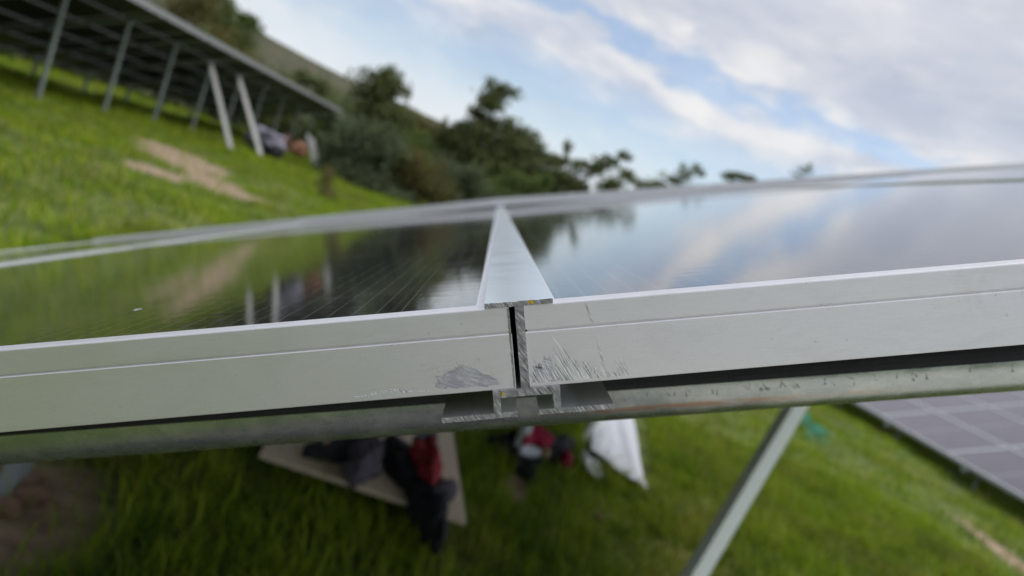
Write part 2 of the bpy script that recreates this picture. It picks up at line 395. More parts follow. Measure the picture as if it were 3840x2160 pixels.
# ------------------------------------------------------------------ grass
def b_grass(g, n, i):
    p = wpos(g); a = g.noise(p, .9, 5, .6); r = g.n('ShaderNodeAttribute', attribute_name='tone').outputs['Fac']
    base = g.ramp(r, [(0,(.065,.13,.008)),(.4,(.19,.30,.013)),(.75,(.32,.41,.022)),(.93,(.37,.36,.05)),(1,(.40,.31,.11))])
    c = g.mix(g.mapr(a,.48,.64,0,.65), base, g.mix(r, (.17,.15,.035), (.31,.24,.08)))
    c = g.mix(g.mapr(g.noise(p, 2.2, 4, .6),.36,.50,.7,0), c, (.05,.11,.012))
    g.put(i['Base Color'], c); i['Roughness'].default_value = .6; i['Specular IOR Level'].default_value = .15
    i['Subsurface Weight'].default_value = 0.0
    tr = g.n('ShaderNodeBsdfTranslucent'); g.put(tr.inputs[0], g.mix(.5, c, (.25,.40,.012)))
    ms = g.n('ShaderNodeMixShader'); ms.inputs[0].default_value = .35
    t = g.t; out = [q for q in t.nodes if q.type == 'OUTPUT_MATERIAL'][0]
    t.links.new(n.outputs[0], ms.inputs[1]); t.links.new(tr.outputs[0], ms.inputs[2]); t.links.new(ms.outputs[0], out.inputs[0])
M_GRASS = mat('grass_blades', b_grass)
rng = np.random.default_rng(7)
def on_ground(px, py, h=0):
    w = ray(px, py); p = CAM + w*((CAM.z-h)/-w.z)
    for _ in range(4): p = CAM + w*((CAM.z-h-gz(p.x,p.y))/-w.z)
    return p
FOOT = [[(960,1690),(1745,1995),(1700,1560),(960,1560)],[(2160,1500),(2390,1500),(2440,1850),(2330,1800),(2190,1700)],[(2180,1690),(2235,1720),(2265,1795),(2195,1770)],[(1800,1650),(1900,1640),(2140,1640),(2140,1740),(2010,1750),(2010,1800),(1980,1800),(1860,1700)]]
def under_things(x, y):
    hit = np.zeros(x.shape, bool)
    for poly in FOOT:
        P_ = [on_ground(*q_) for q_ in poly]; ins = np.zeros(x.shape, bool); n_ = len(P_)
        for i in range(n_):
            a, b = P_[i], P_[(i+1)%n_]
            c_ = ((a.y > y) != (b.y > y)) & (x < (b.x-a.x)*(y-a.y)/((b.y-a.y) or 1e-9)+a.x); ins ^= c_
        hit |= ins
    return hit
def bare_mask(x, y):
    m_ = np.zeros_like(x)
    for cx, cy, rx, ry in BARE_SPOTS: m_ = np.maximum(m_, np.clip((1.12-np.hypot((x-cx)/rx,(y-cy)/ry))*4, 0, 1))
    return m_
def blades(n, x0, x1, y0, y1, L, W, keep, clump=.5, cs=.12):
    x = rng.uniform(x0,x1,n); y = rng.uniform(y0,y1,n)
    nc = max(8, int(n/26)); cxs = rng.uniform(x0,x1,nc); cys = rng.uniform(y0,y1,nc); ci = rng.integers(0,nc,n)
    isc = rng.random(n) < clump
    x = np.where(isc, cxs[ci]+rng.normal(0,cs,n), x); y = np.where(isc, cys[ci]+rng.normal(0,cs,n), y)
    k = keep(x,y) & ~under_things(x,y) & (rng.random(n) > bare_mask(x,y)*.93); x, y, ci, isc = x[k], y[k], ci[k], isc[k]; n = len(x)
    ct = rng.random(nc); tone = np.clip(np.where(isc, ct[ci]*.7+rng.random(n)*.3, rng.random(n)), 0, 1)
    Lh = L*(rng.uniform(.45,1.15,n))*np.where(isc, .7+ct[ci]*.8, .7); a = rng.uniform(0,2*np.pi,n); lean = rng.uniform(.15,.95,n)
    z = ground_z(x,y)-.01
    dx, dy = np.cos(a), np.sin(a); sx, sy = -dy*W/2, dx*W/2
    P = np.zeros((n,5,3))
    for j,(t,ww) in enumerate(((0,1),(0,-1),(.55,.8),(.55,-.8),(1,0))):
        out = lean*Lh*(t**1.8); upz = Lh*t*(1-.42*lean*t)
        P[:,j,0] = x+dx*out+sx*ww; P[:,j,1] = y+dy*out+sy*ww; P[:,j,2] = z+upz
    idx = np.arange(n)[:,None]*5
    return P.reshape(-1,3), np.concatenate([idx+np.array([[0,1,3]]), idx+np.array([[0,3,2]]), idx+np.array([[2,3,4]])],0), np.repeat(tone,5)
def inview(x, y): 
    return (x > -y*1.02-.6) & (x < y*1.25+.6) & (y > .9)
parts_ = [blades(150000,-3.2,5.5,1.2,7.5,.14,.0075,inview,.6,.06),
          blades(70000,0,14,6,20,.15,.012,lambda x,y:inview(x,y)&((y>7.5)|(x>5.5)),.6,.1),
          blades(85000,-16,-1,4,26,.17,.016,lambda x,y:inview(x,y)&(x>-y*.95),.65,.16),
          blades(60000,-30,4,22,46,.22,.035,lambda x,y:inview(x,y),.6,.3)]
off = 0; Vs, Fs, Ts = [], [], []
for P, T, tn in parts_:
    Vs.append(P); Fs.append(T+off); Ts.append(tn); off += len(P)
Vn, Fn, Tn = np.concatenate(Vs), np.concatenate(Fs), np.concatenate(Ts)
me = bpy.data.meshes.new('grass'); me.vertices.add(len(Vn)); me.vertices.foreach_set('co', Vn.ravel())
me.loops.add(len(Fn)*3); me.loops.foreach_set('vertex_index', Fn.ravel().astype(np.int32))
me.polygons.add(len(Fn)); me.polygons.foreach_set('loop_start', np.arange(0,len(Fn)*3,3,dtype=np.int32)); me.polygons.foreach_set('loop_total', np.full(len(Fn),3,dtype=np.int32))
at_ = me.attributes.new('tone','FLOAT','POINT'); at_.data.foreach_set('value', Tn.astype(np.float32))
me.materials.append(M_GRASS); me.update(); me.validate()
go = bpy.data.objects.new('grass', me); COL.objects.link(go); tag(go, 'lush green grass growing between the panel rows', kind='stuff')

# ------------------------------------------------------------------ solar panel
PW, PL, PT, PITCH, RPITCH = 1.134, 2.278, .0368, 1.1405, 2.290
TILT = R(24.65)
PROFILE = [(.0115,-.0012),(.0115,0),(.0007,0),(.0002,-.0002),(0,-.0007),(0,-.01085),(.0007,-.0111),(.0007,-.0115),(-.0001,-.0121),(-.0003,-.0124),(-.0003,-.0365),(0,-.0368),(.022,-.0368),(.022,-.0355),(.0016,-.0355),(.0016,-.0072),(.0115,-.0072)]
NW, NL, NPITCH, NROW, STEP = .992, 1.650, .9985, 1.662, .0455   # the nearest array: smaller panels, rows stepped up
def frame_mesh(profile, PW=PW, PL=PL):
    V, F = [], []; n = len(profile)
    for (sx, sy) in ((0,0),(1,0),(1,1),(0,1)):
        for o, z in profile:
            ox = o + (.0030 if .009 < o < .02 else 0); V.append((ox if sx == 0 else PW-ox, o if sy == 0 else PL-o, z))
    for c in range(4):
        d = (c+1) % 4
        for k in range(n): F.append((c*n+k, d*n+k, d*n+(k+1)%n, c*n+(k+1)%n))
    return V, F
SIMPLE = [(.011,0),(0,0),(0,-.035),(.022,-.035),(.022,-.0338),(.011,-.0072)]
def make_panel(near=True):
    PW, PL = (NW, NL) if near else (1.134, 2.278)
    t = empty('solar_module')
    v, f = frame_mesh(PROFILE if near else SIMPLE, PW, PL)
    recalc(mesh_obj('frame', v, f, M_ANOD if near else M_FARFRAME, t))
    v, f = box(.0144, PW-.0144, .0115, PL-.0115, -.0050, -.0012); mesh_obj('glass', v, f, M_GLASS if near else M_GLASS2, t)
    v, f = box(.0117, PW-.0117, .0117, PL-.0117, -.0062, -.0051); mesh_obj('backsheet', v, f, M_DARKBACK, t)
    if near:
        for k in range(3):
            v, f = box(PW/2-.35+k*.32-.03, PW/2-.35+k*.32+.05, PL/2-.03, PL/2+.03, -.024, -.0063); mesh_obj('junction_box', v, f, M_BLACK, t)
    return t
def copy_tree(o, parent=None):
    c = o.copy(); COL.objects.link(c); c.parent = parent
    for ch in [q for q in bpy.data.objects if q.parent == o]: copy_tree(ch, c)
    return c
def place(o, origin, u, v, tilt=TILT, twist=0.0):
    """put an object's local origin at plane coordinates (u, v) on a tilted plane through origin"""
    d = Vector((math.cos(tilt),0,math.sin(tilt)))
    o.location = Vector(origin) + d*u + Vector((0,v,0)); o.rotation_euler = (twist, -tilt, 0)

O_ = CAM + ray(1600+.4141*835, 1050+.4141*190)*(.3195/ray(1600+.4141*835, 1050+.4141*190).y)   # top of the rail cap, at its sawn end
NRM = Vector((-math.sin(TILT),0,math.cos(TILT)))
CAPT = .0022
PO = O_ - NRM*CAPT; PO.y = .3205                # plane of the frame tops
near_panel = make_panel(True)
ordn = ['first','second','third','fourth','fifth','sixth','seventh','eighth','ninth','tenth','eleventh','twelfth','thirteenth','fourteenth','fifteenth','sixteenth']
names_c = {-2:'two places left of the sawn rail', -1:'immediately left of the sawn rail', 0:'immediately right of the sawn rail', 1:'two places right of the sawn rail', 2:'three places right of the sawn rail'}
def sag(c, r): return TILT + (R(1.0) if c < 0 else -R(1.0))*(r > 1)     # the rows behind droop a little to either side
def row_origin(base, r): return Vector(base) + NRM*(STEP if r > 1 else 0)
first_done = False
for r in range(4):
    for c in range(-2, 3):
        p = near_panel if not first_done else copy_tree(near_panel); first_done = True
        u = .0019 + c*NPITCH if c >= 0 else -.0046 - NW + (c+1)*NPITCH
        if r > 1: u = c*NPITCH + (.001 if c >= 0 else -.001); p.scale = (1.0045, 1, 1)
        place(p, row_origin(PO, r), u, r*NROW, sag(c, r))
        side = names_c[c]
        if (r, c) == (0, -1): lb = 'near solar panel left of the sawn rail, reflecting green hillside, scuffed at frame corner'
        elif (r, c) == (0, 0): lb = 'near solar panel right of the sawn rail, reflecting sky, frame scratched beside the rail'
        elif r == 0: lb = f'front row solar panel {side}'
        else: lb = f'solar panel {side}, in the {ordn[r]} row back'
        tag(p, lb, 'solar panel', 'solar panels of the nearest array')
bpy.context.view_layer.update()
scuffed = [o for o in bpy.data.objects if o.get('label','').startswith('near solar panel left')][0]
scratched = [o for o in bpy.data.objects if o.get('label','').startswith('near solar panel right')][0]

# ---- rails: cap, web, hat and two feet, one extrusion
random.seed(3)
def rail_profile():
    L_ = [(-14.9,0),(14.5,0),(14.5,-2.1),(1.75,-2.1),(1.75,-37.2),(14.7,-37.2),(14.7,-47.2),(37.8,-47.3),(37.8,-49.4),(4.7,-49.2),(4.7,-47.1),(11.6,-47.1),(11.6,-40.6),(-11.6,-40.6),(-11.6,-47.1),(-4.7,-47.1),(-4.7,-49.2),(-37.8,-49.3),(-37.8,-47.1),(-14.7,-47.1),(-14.7,-37.2),(-2.1,-37.2),(-2.1,-2.1),(-14.9,-2.1)]
    return [(a*1.018/1000, b*1.05/1000) for a, b in L_]
def rail_mesh(length, detail):
    base = rail_profile(); P = []
    for i, a in enumerate(base):
        b = base[(i+1) % len(base)]; d = math.hypot(b[0]-a[0], b[1]-a[1]); k = max(1, int(d/.0009)) if detail else 1
        for j in range(k): P.append((a[0]+(b[0]-a[0])*j/k, a[1]+(b[1]-a[1])*j/k))
    n = len(P); V = []
    for ring, yy in enumerate((0, .0007, length)):
        for (a, b) in P:
            ja = jb = 0
            if detail and ring == 0:
                k = 1.6 if b < -.046 else 1.0
                ja = random.gauss(0,.00006)*k; jb = random.gauss(0,.00006)*k
                if b < -.0465 and a > .018 : jb += -.00025*max(0, mnoise.noise(Vector((a*900,b*300,0))))
            V.append((a+ja, yy, b+jb))
    F, mi = [], []
    for ring in range(2):
        for k in range(n):
            F.append((ring*n+k, ring*n+(k+1)%n, (ring+1)*n+(k+1)%n, (ring+1)*n+k)); mi.append(0)
    F.append(tuple(range(n))); mi.append(1); F.append(tuple(2*n+k for k in range(n))[::-1]); mi.append(0)
    return V, F, mi
where = {0:'sawn end aluminium rail clamping the two near panels, bright grey cut face', -2:'aluminium rail along the low left edge of the nearest array', -1:'aluminium rail one panel width left of the sawn rail',
         1:'aluminium rail one panel width right of the sawn rail', 2:'aluminium rail two panel widths right of the sawn rail', 3:'aluminium rail along the high right edge of the nearest array'}
for row in (0, 1):
    for c in range(-2, 4):
        V, F, mi = rail_mesh(2*NROW-.006 if row == 0 else 2*NROW, c == 0 and row == 0)
        o = mesh_obj('mounting_rail', V, F, [M_RAIL, M_SAWN], mi=mi)
        bm = bmesh.new(); bm.from_mesh(o.data); bmesh.ops.recalc_face_normals(bm, faces=bm.faces)
        bmesh.ops.triangulate(bm, faces=[f for f in bm.faces if len(f.verts) > 4]); bm.to_mesh(o.data); bm.free()
        place(o, row_origin(O_, 2*row), c*NPITCH, row*(2*NROW+.001), sag(c, 2*row) if c else TILT)
        tag(o, where[c] if row == 0 else where[c].replace('sawn end aluminium rail clamping the two near panels, bright grey cut face', 'raised aluminium rail continuing behind the sawn rail').replace('aluminium rail ', 'raised aluminium rail in the rows behind, ') if c else 'raised aluminium rail continuing in line behind the sawn rail', 'rail', 'aluminium rails of the nearest array')
        if c == 0 and row == 0: main_rail = o

# ---- marks on metal; local drawing plane of the photograph's close-up (crop pixels -> metres)
S_ = .0000481
def uw(cx, cy):
    dx, dy = cx-835, cy-190
    return ((dx*.9967-dy*.081)*S_*1.015, -(dx*.081+dy*.9967)*S_*1.045)
def on_face(name, polys, mt, parent, u0, w0, yy, ridge=0):
    V, F = [], []
    for poly in polys:
        b = len(V)
        for (a, c) in poly: u_, w_ = uw(a, c); V.append((u_-u0, yy, w_-w0))
        if ridge:
            ca = [sum(v[i] for v in V[b:])/len(poly) for i in (0,2)]
            V.append((ca[0], yy-ridge, ca[1])); n = len(poly)
            F += [(b+k, b+(k+1)%n, b+n) for k in range(n)]
        else: F.append(tuple(range(b, b+len(poly))))
    o = mesh_obj(name, V, F, mt, parent); return o
UR, ULF = .0019, -.0046-NW
random.seed(11)
def patch(poly, mt, parent, u0, w0, yy, label):
    n = len(poly); cx_ = sum(p[0] for p in poly)/n; cy_ = sum(p[1] for p in poly)/n; V, F, I = [], [], []
    for k_, sc in enumerate((1.08, .8, .5)):
        for (a, c) in poly:
            u_, w_ = uw(cx_+(a-cx_)*sc, min(cy_+(c-cy_)*sc, c) if c > cy_ else cy_+(c-cy_)*sc); V.append((u_-u0, yy, max(w_-w0, -.0362))); I.append(k_*.5)
    for k_ in range(2):
        for j in range(n): F.append((k_*n+j, k_*n+(j+1)%n, (k_+1)*n+(j+1)%n, (k_+1)*n+j))
    u_, w_ = uw(cx_, cy_); V.append((u_-u0, yy, w_-w0)); I.append(1.0)
    F += [(2*n+j, 2*n+(j+1)%n, 3*n) for j in range(n)]
    o = mesh_obj('scuffed_patch', V, F, mt, parent); at0 = o.data.attributes.new('inner','FLOAT','POINT'); at0.data.foreach_set('value', I); o['label'] = label; return o
def sliver(bx, by, tx, ty, w):
    m1 = random.uniform(.3,.6); mx_, my_ = bx+(tx-bx)*m1+random.uniform(-4,4), by+(ty-by)*m1
    return [(bx-w/2,by),(mx_-w*.42,my_),(tx,ty),(mx_+w*.42,my_+random.uniform(0,12)),(bx+w/2,by)]
env = [(940,150),(1000,200),(1100,270),(1200,260),(1290,330),(1345,430),(1380,300),(1440,190),(1520,170),(1600,140),(1640,90),(1680,40),(1740,60),(1790,200),(1820,215),(1850,60)]
def envf(x): return float(np.interp(x, [q[0] for q in env], [q[1] for q in env]))
pol = []
for k in range(210):
    bx = random.uniform(945,1850) if k % 3 else random.gauss(1350,110)
    if not 940 < bx < 1850: continue
    by = 930 - (bx-940)*.0765 - random.uniform(0,14); ln = envf(bx)*random.uniform(.25,1)**1.1
    start = random.random()**2*.55*ln; ang = .46+random.gauss(0,.035) if bx < 1420 else .38+random.gauss(0,.06)
    if 1440 < bx < 1620: ang = .12+random.gauss(0,.12)
    s0 = (bx-ang*start, by-start); pol.append(sliver(s0[0], s0[1], bx-ang*ln, by-ln, random.uniform(4,14)))
for (bx, ln, wd, ang) in [(1010,200,16,.40),(1060,260,18,.44),(1110,230,14,.46),(1330,425,20,.49),(1370,330,22,.46),(1400,250,16,.45),(1290,300,16,.50),(1250,240,14,.50),(1560,150,14,.1),(1500,170,12,.15),(1800,215,18,.52),(1770,150,12,.5),(1450,180,12,.2)]:
    by = 928-(bx-940)*.0765; pol.append(sliver(bx, by, bx-ang*ln, by-ln, wd)); pol.append(sliver(bx+wd*.9, by, bx-ang*ln*.8+8, by-ln*.75, wd*.5))
for (x0_,y0_,x1_,y1_) in [(1425,192,1500,392),(1438,195,1490,330),(1520,480,1600,780),(1535,520,1622,800),(1600,780,1655,860),(1120,480,1230,640)]:
    for k in range(3): pol.append(sliver(x1_+random.uniform(-6,6), y1_, x0_+random.uniform(-8,8), y0_, random.uniform(5,9)))
o = on_face('scratch_marks', pol, M_SCRATCH, scratched, UR, 0-CAPT, -.00036, .00008); o['kind'] = 'stuff'; o['label'] = 'fan of bright scratches on the frame right of the sawn rail'
fan = [(935,938),(938,850),(950,760),(975,790),(1000,730),(1025,760),(1060,665),(1085,700),(1115,680),(1150,760),(1175,750),(1200,830),(1250,850),(1290,915),(1100,928)]
patch(fan, M_SCUFF, scratched, UR, 0-CAPT, -.00033, 'rubbed patch under the scratches')
blob = []
outline = [(20,985),(60,870),(120,830),(200,800),(270,755),(330,750),(400,775),(450,790),(520,830),(600,855),(650,880),(660,910),(690,945),(620,962),(420,972),(200,985)]
for i, a in enumerate(outline):
    b = outline[(i+1)%len(outline)]
    for j in range(5): t_ = j/5; blob.append((a[0]+(b[0]-a[0])*t_+random.uniform(-7,7), a[1]+(b[1]-a[1])*t_+random.uniform(-5,5)*(a[1]<940)))
patch(blob, M_SCUFF, scuffed, ULF, 0-CAPT, -.00033, 'purple grey scuff at the lower corner left of the rail')
pol = []
for k in range(80):
    bx = random.uniform(60,690); by = random.uniform(700,960); ln = random.uniform(40,170)
    if by > 965-.02*bx: continue
    pol.append([(bx,by),(bx-ln*.6,by-ln*.36),(bx-ln,by-ln*.6-1.5),(bx-ln*.6,by-ln*.36+random.uniform(2,4))])
for k in range(60):
    bx = random.uniform(-640,30); by = 990-.083*(bx-100)*.99-random.uniform(2,44)*(1-abs(bx+300)/380 if bx > -640 else 0)
    ln = random.uniform(20,90); pol.append([(bx,by),(bx-ln*.5,by-ln*.12-3),(bx-ln,by-ln*.16),(bx-ln*.5,by-ln*.12+1.5)])
o = on_face('scratch_marks', pol, M_SCRATCH, scuffed, ULF, 0-CAPT, -.00038, .00005); o['kind'] = 'stuff'; o['label'] = 'fine slanting scratches over the scuff left of the rail'
# burr along the cut end of the left frame
V = []; F = []; w0 = 0
for k in range(60):
    zz = -.0008-k*.0006; j = random.uniform(-.0001,.00018)
    V += [(NW-.0009-j, -.00034, zz), (NW-.0001+random.uniform(-.00005,.0001), -.00045, zz)]
F = [(2*k,2*k+1,2*k+3,2*k+2) for k in range(59)]
mesh_obj('cut_edge', V, F, M_SAWN, scuffed)
# yellow paint flecks on the sawn cap and its top
fl = [[(905,190),(930,186),(945,200),(925,212)],[(932,184),(960,181),(972,218),(948,220)],[(655,1008),(690,1003),(706,1030),(680,1036)],[(664,1010),(676,1006),(680,1020),(668,1024)]]
on_face('paint_fleck', fl, M_YELLOW, main_rail, 0, 0, -.0001)['label'] = 'yellow paint flecks on the sawn face'
V = []; F = []
for (a, b, s) in [(-.0098,.0062,.0005),(-.0020,.0032,.0007),(.0012,.0068,.0003),(.0068,.014,.0003)]:
    k = len(V); V += [(a-s*1.2,b,.00005),(a,b-s*.8,.00005),(a+s*1.5,b+s*.3,.00005),(a+s*.2,b+s,.00005)]; F.append((k,k+1,k+2,k+3))
mesh_obj('paint_fleck', V, F, M_YELLOW, main_rail)
# a dark smear near the foot of the web
# ---- galvanised pipes under the rails, and their posts
PR = .0242
def pipe(v, yaw, label, drop=.0518):
    o = empty('purlin_pipe')
    place(o, O_, 0, v-.3195, TILT); o.location = Vector(o.location) - NRM*(drop+PR); 
    V, F = tube([(x_,0,0) for x_ in np.linspace(-2.15,3.15,41)], PR, 40)
    mesh_obj('pipe', V, F, M_GALV, o, smooth=False)
    for pg in o.children[0].data.polygons: pg.use_smooth = len(pg.vertices) == 4
    o.rotation_euler = (Matrix.Rotation(-TILT,3,'Y') @ Matrix.Rotation(yaw,3,'Z')).to_euler()
    tag(o, label, 'pipe', 'galvanised pipes under the rails of the nearest array'); return o
first_pipe = pipe(.46, R(-2.6), 'galvanised pipe under the rails, nearest one, with an added black shell over its upper half')
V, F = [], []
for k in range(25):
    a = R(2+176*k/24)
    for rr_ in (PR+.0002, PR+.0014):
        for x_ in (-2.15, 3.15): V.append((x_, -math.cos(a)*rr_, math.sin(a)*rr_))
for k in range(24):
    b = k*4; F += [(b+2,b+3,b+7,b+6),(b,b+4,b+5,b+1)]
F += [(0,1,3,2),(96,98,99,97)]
mesh_obj('dark_band_shell', V, F, M_DARKBAND, first_pipe)  # black shell added to make the pipe's dark upper band
random.seed(4); V, F = [], []
for k in range(70):                            # dark nicks and runs in the zinc just below the dark shell
    x_ = random.uniform(.02,.42); w_ = random.uniform(.0004,.0013); a0 = R(random.uniform(-9,-1)); a1 = a0-R(random.uniform(4,12)); sh = random.uniform(-.001,.004)
    b = len(V); rr_ = PR+.00006
    for (xx, aa) in ((x_,a0),(x_+w_*.35,a0),(x_+w_+sh,a1),(x_+sh-w_*.3,a1)): V.append((xx,-math.cos(aa)*rr_,math.sin(aa)*rr_))
    F.append((b,b+1,b+2,b+3))
o = mesh_obj('zinc_runs', V, F, simple('dark_zinc_run',(.30,.31,.29),.6,.3), first_pipe); o['kind'] = 'stuff'
M_C = M_STEEL
for k, v in enumerate((1.9, 3.4, 4.3, 6.4)):
    pipe(v, 0, f'galvanised pipe under the rails, {["second","third","fourth","last"][k]} one back', .0518-(STEP-.02 if k > 1 else 0))

def c_post(p, q, w, d, t, facing, label, grp=None, mt=None, name='support_post'):
    """C channel from p to q: web of width w facing 'facing', flanges of depth d"""
    p, q = Vector(p), Vector(q); a = (q-p).normalized(); f_ = Vector(facing); f_ = (f_-a*f_.dot(a)).normalized(); mt = mt or M_POST; s = a.cross(f_).normalized()
    prof = [(-w/2,0),(w/2,0),(w/2,-d),(w/2-t,-d),(w/2-t,-t),(-w/2+t,-t),(-w/2+t,-d),(-w/2,-d)]
    V = [p+s*x_+f_*y_ for x_,y_ in prof]+[q+s*x_+f_*y_ for x_,y_ in prof]
    F = [(k,(k+1)%8,8+(k+1)%8,8+k) for k in range(8)]+[(0,1,2,3,4,5,6,7),(15,14,13,12,11,10,9,8)]
    o = recalc(mesh_obj(name, V, F, mt or M_STEEL)); tag(o, label, 'post', grp); return o
def top_at(x_, y_):                           # underside of the nearest array's pipes above a place
    return (O_ + Vector((math.cos(TILT),0,math.sin(TILT)))*((x_-O_.x)/math.cos(TILT)) - NRM*.125).z
pa, pb = at(2536,2310,3.02), at(2958,1600,3.45)
dirn = (pb-pa).normalized()
tt = 0
q_ = pa.copy()
while q_.z < top_at(q_.x, 0) and tt < 4: tt += .02; q_ = pa + dirn*tt
pa2 = pa - dirn*((pa.z-gz(pa.x,pa.y)+.1)/dirn.z)
c_post(pa2, q_, .092, .055, .004, (.42,-1,.1), 'wide galvanised channel post slanting up under the right side', 'posts under the nearest array')
b0 = at(2138,1775,5.1); b0.z = gz(b0.x,b0.y)-.05
b1 = at(2262,1560,5.75); d_ = (b1-b0).normalized(); L_ = 0; q_ = b0.copy()
while q_.z < top_at(q_.x, 0) and L_ < 4: L_ += .02; q_ = b0 + d_*L_
V, F = bar(b0, q_, .06, .06, (0,1,0)); o = mesh_obj('support_post', V, F, M_POST); tag(o, 'slim galvanised post standing in front of the white sheet', 'post', 'posts under the nearest array')
b0 = at(10,1850,2.45); b0.z = gz(b0.x,b0.y)-.05
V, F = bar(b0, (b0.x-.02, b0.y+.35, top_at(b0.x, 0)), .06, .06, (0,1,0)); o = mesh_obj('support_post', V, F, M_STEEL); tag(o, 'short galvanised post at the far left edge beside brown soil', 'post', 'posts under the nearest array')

# ------------------------------------------------------------------ distant arrays
far_panel = make_panel(False); far_panel.name = 'panel'
for ch in far_panel.children: ch.parent = far_panel
def array(name_label, edge, low, y0, rows, cols, post_lines, post_x_step, post_dia, with_under):
    root = empty('solar_array', (edge[0], y0, 0))
    ct, st = math.cos(TILT), math.sin(TILT)
    def P(u, v, n=0): return Vector((edge[0]+ct*u-st*n-edge[0], v, edge[1]+st*u+ct*n))
    for r in range(rows):
        for c in range(cols):
            p = copy_tree(far_panel, root); p.location = P(low + c*PITCH, r*RPITCH); p.rotation_euler = (0,-TILT,0)
            p.name = 'panel'
    Ltot = rows*RPITCH
    for c in range(cols+1):
        V, F = bar(P(low+c*PITCH, -.02, -.045), P(low+c*PITCH, Ltot, -.045), .075, .02, (0,0,1)); V2, F2 = bar(P(low+c*PITCH, -.02, .001), P(low+c*PITCH, Ltot, .001), .032, .006)
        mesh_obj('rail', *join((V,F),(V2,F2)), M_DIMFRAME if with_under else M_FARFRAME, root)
    for v in post_x_step:
        a, b = P(low-.1, v, -.09), P(low+cols*PITCH+.05, v, -.09)
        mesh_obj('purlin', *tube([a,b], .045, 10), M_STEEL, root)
        for u in post_lines:
            t_ = P(u, v, -.12); zb = gz(edge[0]+t_.x, y0+v)-.1
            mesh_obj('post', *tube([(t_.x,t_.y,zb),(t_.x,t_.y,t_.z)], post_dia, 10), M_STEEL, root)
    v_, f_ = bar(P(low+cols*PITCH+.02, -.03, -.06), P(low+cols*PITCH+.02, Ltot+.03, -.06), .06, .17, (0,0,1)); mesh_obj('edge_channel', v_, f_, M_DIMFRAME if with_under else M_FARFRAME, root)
    return root, P
XE, ZE = -10.19, 3.10
w_ = PITCH*5
root, P = array('', (XE, ZE), -w_, 9.3, 15, 5, (-1.0,-5.3), [.02+2.93*k for k in range(12)], .058, True)
tag(root, 'raised solar array up on the left bank, dark underside on grey posts', 'solar array')
for (f0, t0) in (((-8.39,23.92),(-10.6,25.73,2.42)), ((-8.08,25.93),(-10.6,28.4,2.42))):
    V, F = bar((f0[0],f0[1],gz(*f0)-.1), t0, .20, .14, (1,0,0)); b_ = mesh_obj('raking_brace', V, F, M_PALE)
    b_.parent = root; b_.matrix_parent_inverse = root.matrix_world.inverted(); b_.data.transform(Matrix.Translation(-root.location)); b_.matrix_parent_inverse = Matrix.Identity(4)
root2, P2 = array('', (9.15, -.05), 0, 3.6, 11, 5, (.25,2.5,5.0), [.9+2.55*k for k in range(9)], .028, False)
tag(root2, 'lower solar array at right, its glass facing up under grey sky', 'solar array')
# the loose source panel becomes part of the left array instead of standing at the origin
for ch in list(far_panel.children): bpy.data.objects.remove(ch)
bpy.data.objects.remove(far_panel)

for k, (px, py, pt) in enumerate(((1180,642,505),(1196,645,520))):
    b_ = at(px, py, 31.0+k*.5); b_.z = gz(b_.x,b_.y)-.05; t_ = at(px-24, pt, 31.3+k*.5)
    V, F = bar(b_, t_, .16, .12, (1,0,0)); o = mesh_obj('fence_post', V, F, M_PALE); tag(o, f'pale leaning post at the far end of the left array, {["left","right"][k]} of the pair', 'post', 'pale post pair at the far end of the left array')

# ------------------------------------------------------------------ trees and bushes
def b_leaf(dark, mid, light):
    def b(g, n, i):
        r = g.n('ShaderNodeAttribute', attribute_name='tone').outputs['Fac']
        c = g.ramp(r, [(0,dark),(.55,mid),(1,light)])
        g.put(i['Base Color'], c); i['Roughness'].default_value = .8; i['Specular IOR Level'].default_value = .2
        tr = g.n('ShaderNodeBsdfTranslucent'); g.put(tr.inputs[0], c); ms = g.n('ShaderNodeMixShader'); ms.inputs[0].default_value = .4
        t = g.t; out = [q for q in t.nodes if q.type == 'OUTPUT_MATERIAL'][0]
        t.links.new(n.outputs[0], ms.inputs[1]); t.links.new(tr.outputs[0], ms.inputs[2]); t.links.new(ms.outputs[0], out.inputs[0])
    return b
L_PINE = mat('pine_foliage', b_leaf((.07,.09,.035),(.16,.19,.075),(.30,.33,.14)))
L_GREY = mat('grey_green_foliage', b_leaf((.07,.085,.045),(.16,.195,.105),(.33,.38,.24)))
L_GREEN = mat('green_foliage', b_leaf((.065,.10,.030),(.15,.20,.06),(.26,.31,.09)))
L_OLIVE = mat('olive_foliage', b_leaf((.09,.085,.032),(.18,.165,.06),(.30,.26,.10)))
M_BARK = simple('grey_brown_bark', (.11,.085,.065), .9, 0, .4, 3, .5)
